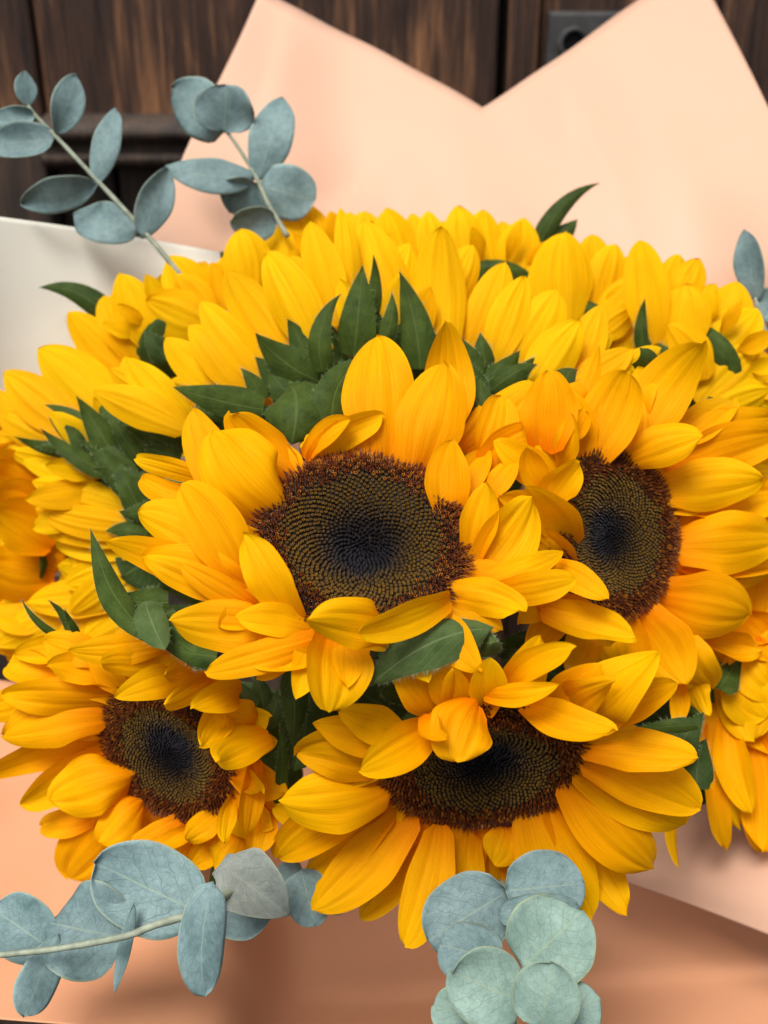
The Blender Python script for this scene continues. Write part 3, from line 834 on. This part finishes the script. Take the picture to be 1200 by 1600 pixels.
# ---- flower at the left seen from behind
f6 = Flower((232, 760), .45, 105, (-.7, .15, -.6), 'sunflower at the left seen from behind, many narrow green bracts pointing left', back=True, slope=(.2, 0), kt=.6, seed=13, fill=16, flen=.9)
f6.petals([(95,690,-15,640,64,2), (110,720,-12,680,60,1), (130,700,20,650,60,0), 
 (120,672,4,578,74,2), (170,650,60,545,90,1), (70,700,-4,608,54,1), (190,740,8,703,46,1), (225,790,30,718,52,2), (228,806,46,752,54,3), (228,824,58,795,52,4), (225,838,60,825,46,3), (222,855,84,850,54,2),
 (215,905,84,884,64,1), (195,935,34,942,64,1), (215,880,100,915,60,2), (200,960,90,985,60,0), (190,900,110,960,56,2), (120,960,10,985,60,-1), (220,940,130,1000,60,0), (240,900,150,930,60,1), (100,640,-10,650,60,0), (110,960,-10,1010,60,-1),
])
f6.bracts([
 (125,702,34,684,32,3), (155,685,67,631,30,4), (132,718,94,654,27,5), (185,730,123,626,54,4), (190,695,151,624,44,3), (218,720,169,648,32,5), (168,738,71,674,30,5), (198,775,136,698,38,6), (218,806,171,724,42,6),
 (280,705,200,670,44,4), (280,715,224,698,30,5), (238,795,194,756,44,5), (228,836,164,830,34,5), (250,770,200,735,50,4), (250,740,190,700,50,3), (270,780,215,790,50,3), (200,985,150,925,40,-2),
 (150,720,60,700,26,4), (175,700,110,640,28,3), (205,740,120,690,30,5), (210,770,160,740,34,5), (240,720,185,660,34,4), (225,760,150,735,28,6), (265,740,230,690,34,4), (250,820,190,800,36,4), (285,690,250,660,34,3), (140,700,80,655,20,4),
])
# ---- back row
BK = dict(back=True, slope=(0, 0), kt=1, head=False)
f7 = Flower((290, 560), .474, 110, (-.4, .6, -.6), 'sunflower half hidden at the upper left edge of the bouquet before the cream sheet', fill=14, flen=.5, seed=15, **BK)
f7.petals([(210,590,108,488,66,1), (245,540,189,428,76,2), (212,560,161,462,64,1), (325,510,228,468,80,3), (310,485,264,398,74,2), (330,490,274,430,54,3), (350,480,331,410,58,1), (395,460,376,356,80,3), (250,560,180,500,70,0), (365,470,350,400,60,0)])
f7.bracts([(168,498,62,450,40,0,H(side=.16,prof=prof_bract,curl=.05,roll=0)), (260,560,228,515,36,3), (375,420,345,395,40,-2)], name='leaf', mat=M['leaf'])
f8 = Flower((545, 480), .50, 115, (0, .7, -.6), 'sunflower in the back row, tips showing above the flower seen from behind', fill=14, flen=.5, seed=17, **BK)
f8.petals([(478,430,452,318,66,1), (505,430,488,320,70,0), (450,450,436,348,56,2), (625,450,602,326,80,1), (570,430,570,328,64,0), (545,430,548,330,56,-1), (655,440,660,350,60,0), (420,460,400,372,60,0), (600,430,585,360,60,2)])
f9 = Flower((770, 490), .50, 120, (.1, .7, -.6), 'sunflower in the back row under the notch of the peach sheet', fill=14, flen=.5, seed=19, **BK)
f9.petals([(668,430,643,332,50,1), (684,430,668,328,50,1), (733,450,715,318,76,2), (768,450,755,326,64,1), (806,450,820,340,80,2), (850,490,829,388,58,2), (700,440,690,345,60,0), (790,440,785,345,60,0)])
f9.bracts([(842,392,937,286,34,-1,H(side=-.14,prof=prof_bract,cup=-1.0,roll=0,curl=0)), (845,392,900,345,34,-2,H(prof=prof_lance))], name='leaf', mat=M['leaf'])
f10 = Flower((900, 535), .475, 95, (.3, .6, -.7), 'sunflower right of the back row with one broad rounded petal in front', fill=12, flen=.5, seed=21, **BK)
f10.petals([(882,505,883,362,102,3,H(cup=-.6)), (930,450,926,366,54,0), (932,490,962,380,64,1), (937,510,1003,430,64,2), (960,550,1030,520,44,2), (930,530,995,480,50,3), (850,500,850,400,60,1), (960,460,985,400,50,0)])
f11 = Flower((1075, 590), .455, 120, (.65, .4, -.45), 'sunflower at the upper right edge seen from the side, petals fanning right', fill=14, flen=.5, seed=23, **BK)
f11.petals([(1110,690,1225,700,70,0), (1110,640,1225,580,70,0), (1022,530,1000,376,70,2), (1040,460,1062,398,44,0), (1058,470,1092,404,54,1), (1062,548,1070,443,80,3), (1115,545,1152,438,90,1), (1108,562,1184,480,84,2), (1098,630,1187,545,80,3), (1105,650,1205,608,64,3), (1095,590,1043,508,62,4,H(side=.1)), (1110,590,1195,520,70,1), (1110,670,1220,640,60,2), (1040,540,1030,440,50,1)])
f11.bracts([(1005,545,1008,468,24,3), (1010,550,995,500,24,2), (1048,580,1028,536,30,3)])
f12 = Flower((1185, 1085), .41, 105, (.75, -.15, .4), 'sunflower cut by the right edge with long drooping lower petals', fill=0, flen=.9, seed=25, kt=1, slope=(0, 0), head=False)
f12.petals([(1165,1120,1190,1330,70,3,H(side=-.05)), (1190,1180,1215,1345,80,2), (1140,1130,1175,1270,56,5), (1160,960,1215,1010,70,1), (1165,1010,1215,1080,80,2), (1180,1000,1178,1156,104,2,H(cup=-.5)), (1132,1085,1205,1175,74,1), (1128,1105,1155,1298,60,3,H(cup=.3,side=.08)), (1112,1140,1136,1332,36,4,H(side=.03,roll=30)), (1112,1190,1060,1354,25,4,H(side=.2,curl=.06,cup=.8)), (1170,1160,1215,1315,94,1), (1150,1060,1200,1120,80,2), (1195,890,1180,1010,70,0), (1200,1100,1230,1260,80,2), (1150,1180,1180,1300,60,0)])
f12.bracts([(1110,1120,1120,1080,40,-2), (1108,1230,1100,1150,44,-3)])
f13 = Flower((60, 880), .462, 110, (-.85, 0, .3), 'shaded sunflower at the far left edge tucked behind the others', fill=0, flen=.9, seed=27, kt=1, slope=(0, 0), head=False)
f13.petals([(60,760,-25,715,70,4), (70,800,-20,770,72,5), (60,740,-15,700,60,3), (80,850,-10,800,80,5), (50,700,-20,665,60,2), (70,800,-20,705,60,1), (70,820,-20,760,60,2), (90,880,-15,830,80,2,H(cup=-.5)), (80,900,-20,880,90,3,H(cup=-.5)), (80,940,-10,950,80,1), (60,960,-20,1010,70,0), (40,740,-20,690,60,0)])

f5.fan(-5, 185, 18, 370, 285, 56, lay=-6)
f6.fan(95, 255, 16, 225, 215, 52)
f7.fan(60, 205, 14, 185, 160, 52)
f8.fan(25, 155, 12, 150, 152, 54)
f9.fan(20, 150, 12, 150, 160, 54)
f10.fan(-10, 130, 12, 130, 160, 52)
f11.fan(-60, 125, 16, 145, 160, 56)
f12.fan(140, 320, 12, 110, 200, 50)
f13.fan(90, 270, 12, 100, 190, 60)

# inner foliage low between the stems
for fl, lst in ((f1, [(560,1100,470,1080,110), (720,1060,620,1040,110), (640,1130,560,1110,110), (450,1180,420,1080,90)]), (f2, [(880,1060,800,1020,110), (1080,1150,1000,1100,100)]), (f3, [(300,1020,230,960,110), (420,1260,440,1150,90)]),
                (f5, [(560,740,500,670,150), (640,720,560,640,150), (560,690,470,640,140), (760,690,700,610,140), (420,690,330,640,120), (860,660,800,590,110)]), (f6, [(260,860,190,900,130), (300,700,230,640,120)]), (f12, [(1130,1260,1080,1180,100)])):
    for (bx, by, tx, ty, w) in lst:
        blade('leaf', P(bx, by, .455), P(tx, ty, .44), w * .45 / FPX, prof_oval, M['leaf'], fl.o, bow=.1, cup=-.4, hairs=40, wave=.06)

# ------------------------------------------------------------------ eucalyptus
def sprig(label, stem, depth, leaves, r=.0011, mat='euc'):
    pts = [P(x, y, depth if len(q) == 0 else q[0]) for (x, y, *q) in stem]
    o = thing('eucalyptus_sprig', world(pts[0]), label, 'eucalyptus', 'eucalyptus sprigs in the bouquet')
    tube('stem', pts, r * 1.15, r * .7, M['euc_stem'], o, 8)
    for it in leaves:
        bx, by, tx, ty, w = it[:5]
        kw = dict(it[5]) if len(it) > 5 else {}
        d0 = kw.pop('d', depth); dz = kw.pop('dz', 0)
        pf = kw.pop('prof', prof_round); mt = M[kw.pop('mat', mat)]
        pr = dict(bow=rnd(.02, .10), cup=rnd(-.5, .8), roll=rnd(-25, 25), twist=rnd(-25, 25), curl=rnd(-.12, .12), wave=.045, crease=.012, thick=.0002, nu=18, nv=12)
        pr.update(kw)
        blade('leaf', P(bx, by, d0), P(tx, ty, d0 - dz), w * 1.08 * d0 / FPX, pf, mt, o, **pr)
    return o
sprig('eucalyptus sprig at the upper left against the dark door', [(300,450), (262,405), (215,350), (150,280), (88,214), (55,180), (44,165)], .468, [
 (152,286,34,318,58,H(prof=prof_oval)), (149,287,181,166,44,H(prof=prof_oval,roll=20)), (218,362,108,335,64,H(prof=prof_oval,dz=-.01)), (221,372,262,262,54,H(prof=prof_oval)), (86,211,120,116,52,H(prof=prof_oval)),
 (86,216,-12,226,56,H(cup=.8)), (56,181,-6,186,36,H(cup=1.2)), (42,166,39,112,34,H(prof=prof_oval))], mat='euc')
sprig('eucalyptus sprig overlapping the left corner of the tall peach sheet', [(450,370), (420,320), (400,276), (372,230), (350,200)], .488, [
 (350,202,273,140,84,H(dz=-.008)), (350,207,353,134,92,H(dz=.01)), (404,282,443,147,64,H(prof=prof_oval)), (401,275,258,258,54,H(prof=prof_oval,side=-.06,dz=.006)), (406,290,492,312,80,H(dz=-.006)), (406,290,362,330,84,H(dz=-.01)), (432,348,360,345,54,H(dz=.004))])
sprig('eucalyptus sprig at the lower left reaching out across the collar', [(420,1370,.36), (345,1402,.330), (312,1424,.320), (240,1446,.3155), (195,1463,.314), (85,1483,.3145), (-20,1494,.315)], .325, [
 (314,1428,148,1348,128,H(cup=.25,d=.332,roll=0)), (197,1466,74,1442,138,H(cup=.3,roll=0,d=.328)), (82,1484,-14,1418,92,H(d=.328)), (90,1460,38,1588,62,H(prof=lambda u: prof_round(u ** 1.5),roll=15,dz=.01)), (210,1412,180,1548,20,H(prof=prof_oval,roll=0,dz=.004)),
 (334,1378,320,1560,70,H(cup=-.5,side=.07,dz=.004,roll=5,d=.311)), (328,1418,432,1424,94,H(d=.35)), (345,1350,454,1431,100,H(prof=lambda u: prof_bract(u) * (.5 + .5 * sm(u / .3)),d=.340,roll=5,cup=.2,fold=.35,mat='euc_under'))], r=.0012)
sprig('small eucalyptus leaf pair hanging below the lowest flowers', [(500,1320,.40), (480,1360)], .365, [(470,1358,492,1444,72,H()), (500,1370,540,1420,60,H(d=.375)), (470,1350,430,1400,50,H(d=.375))])
sprig('pale rosette of round eucalyptus leaves at the bottom centre right', [(760,1330,.42), (790,1392,.36), (810,1450,.34), (826,1520,.325), (845,1605,.31), (850,1640,.305)], .32, [
 (794,1392,668,1470,116,H(d=.345,mat='euc',roll=0)), (790,1392,914,1380,104,H(d=.343,mat='euc',roll=0)), (778,1428,902,1418,54,H(d=.335,mat='euc',roll=15)), (815,1512,908,1426,132,H(d=.322,roll=0,cup=.2)), (785,1502,686,1476,90,H(d=.33,mat='euc')),
 (818,1566,703,1518,112,H(d=.316,roll=0,cup=.2)), (846,1606,862,1504,100,H(d=.306,roll=0,cup=.25)), (846,1608,936,1560,86,H(d=.315)), (806,1606,676,1572,92,H(d=.324))], r=.0013, mat='euc_pale')
sprig('lone eucalyptus leaves at the right edge above the petals', [(1210,560), (1190,500), (1180,465)], .47, [(1182,472,1163,358,46,H(prof=prof_oval)), (1180,470,1225,480,50,H()), (1190,500,1240,440,50,H())])
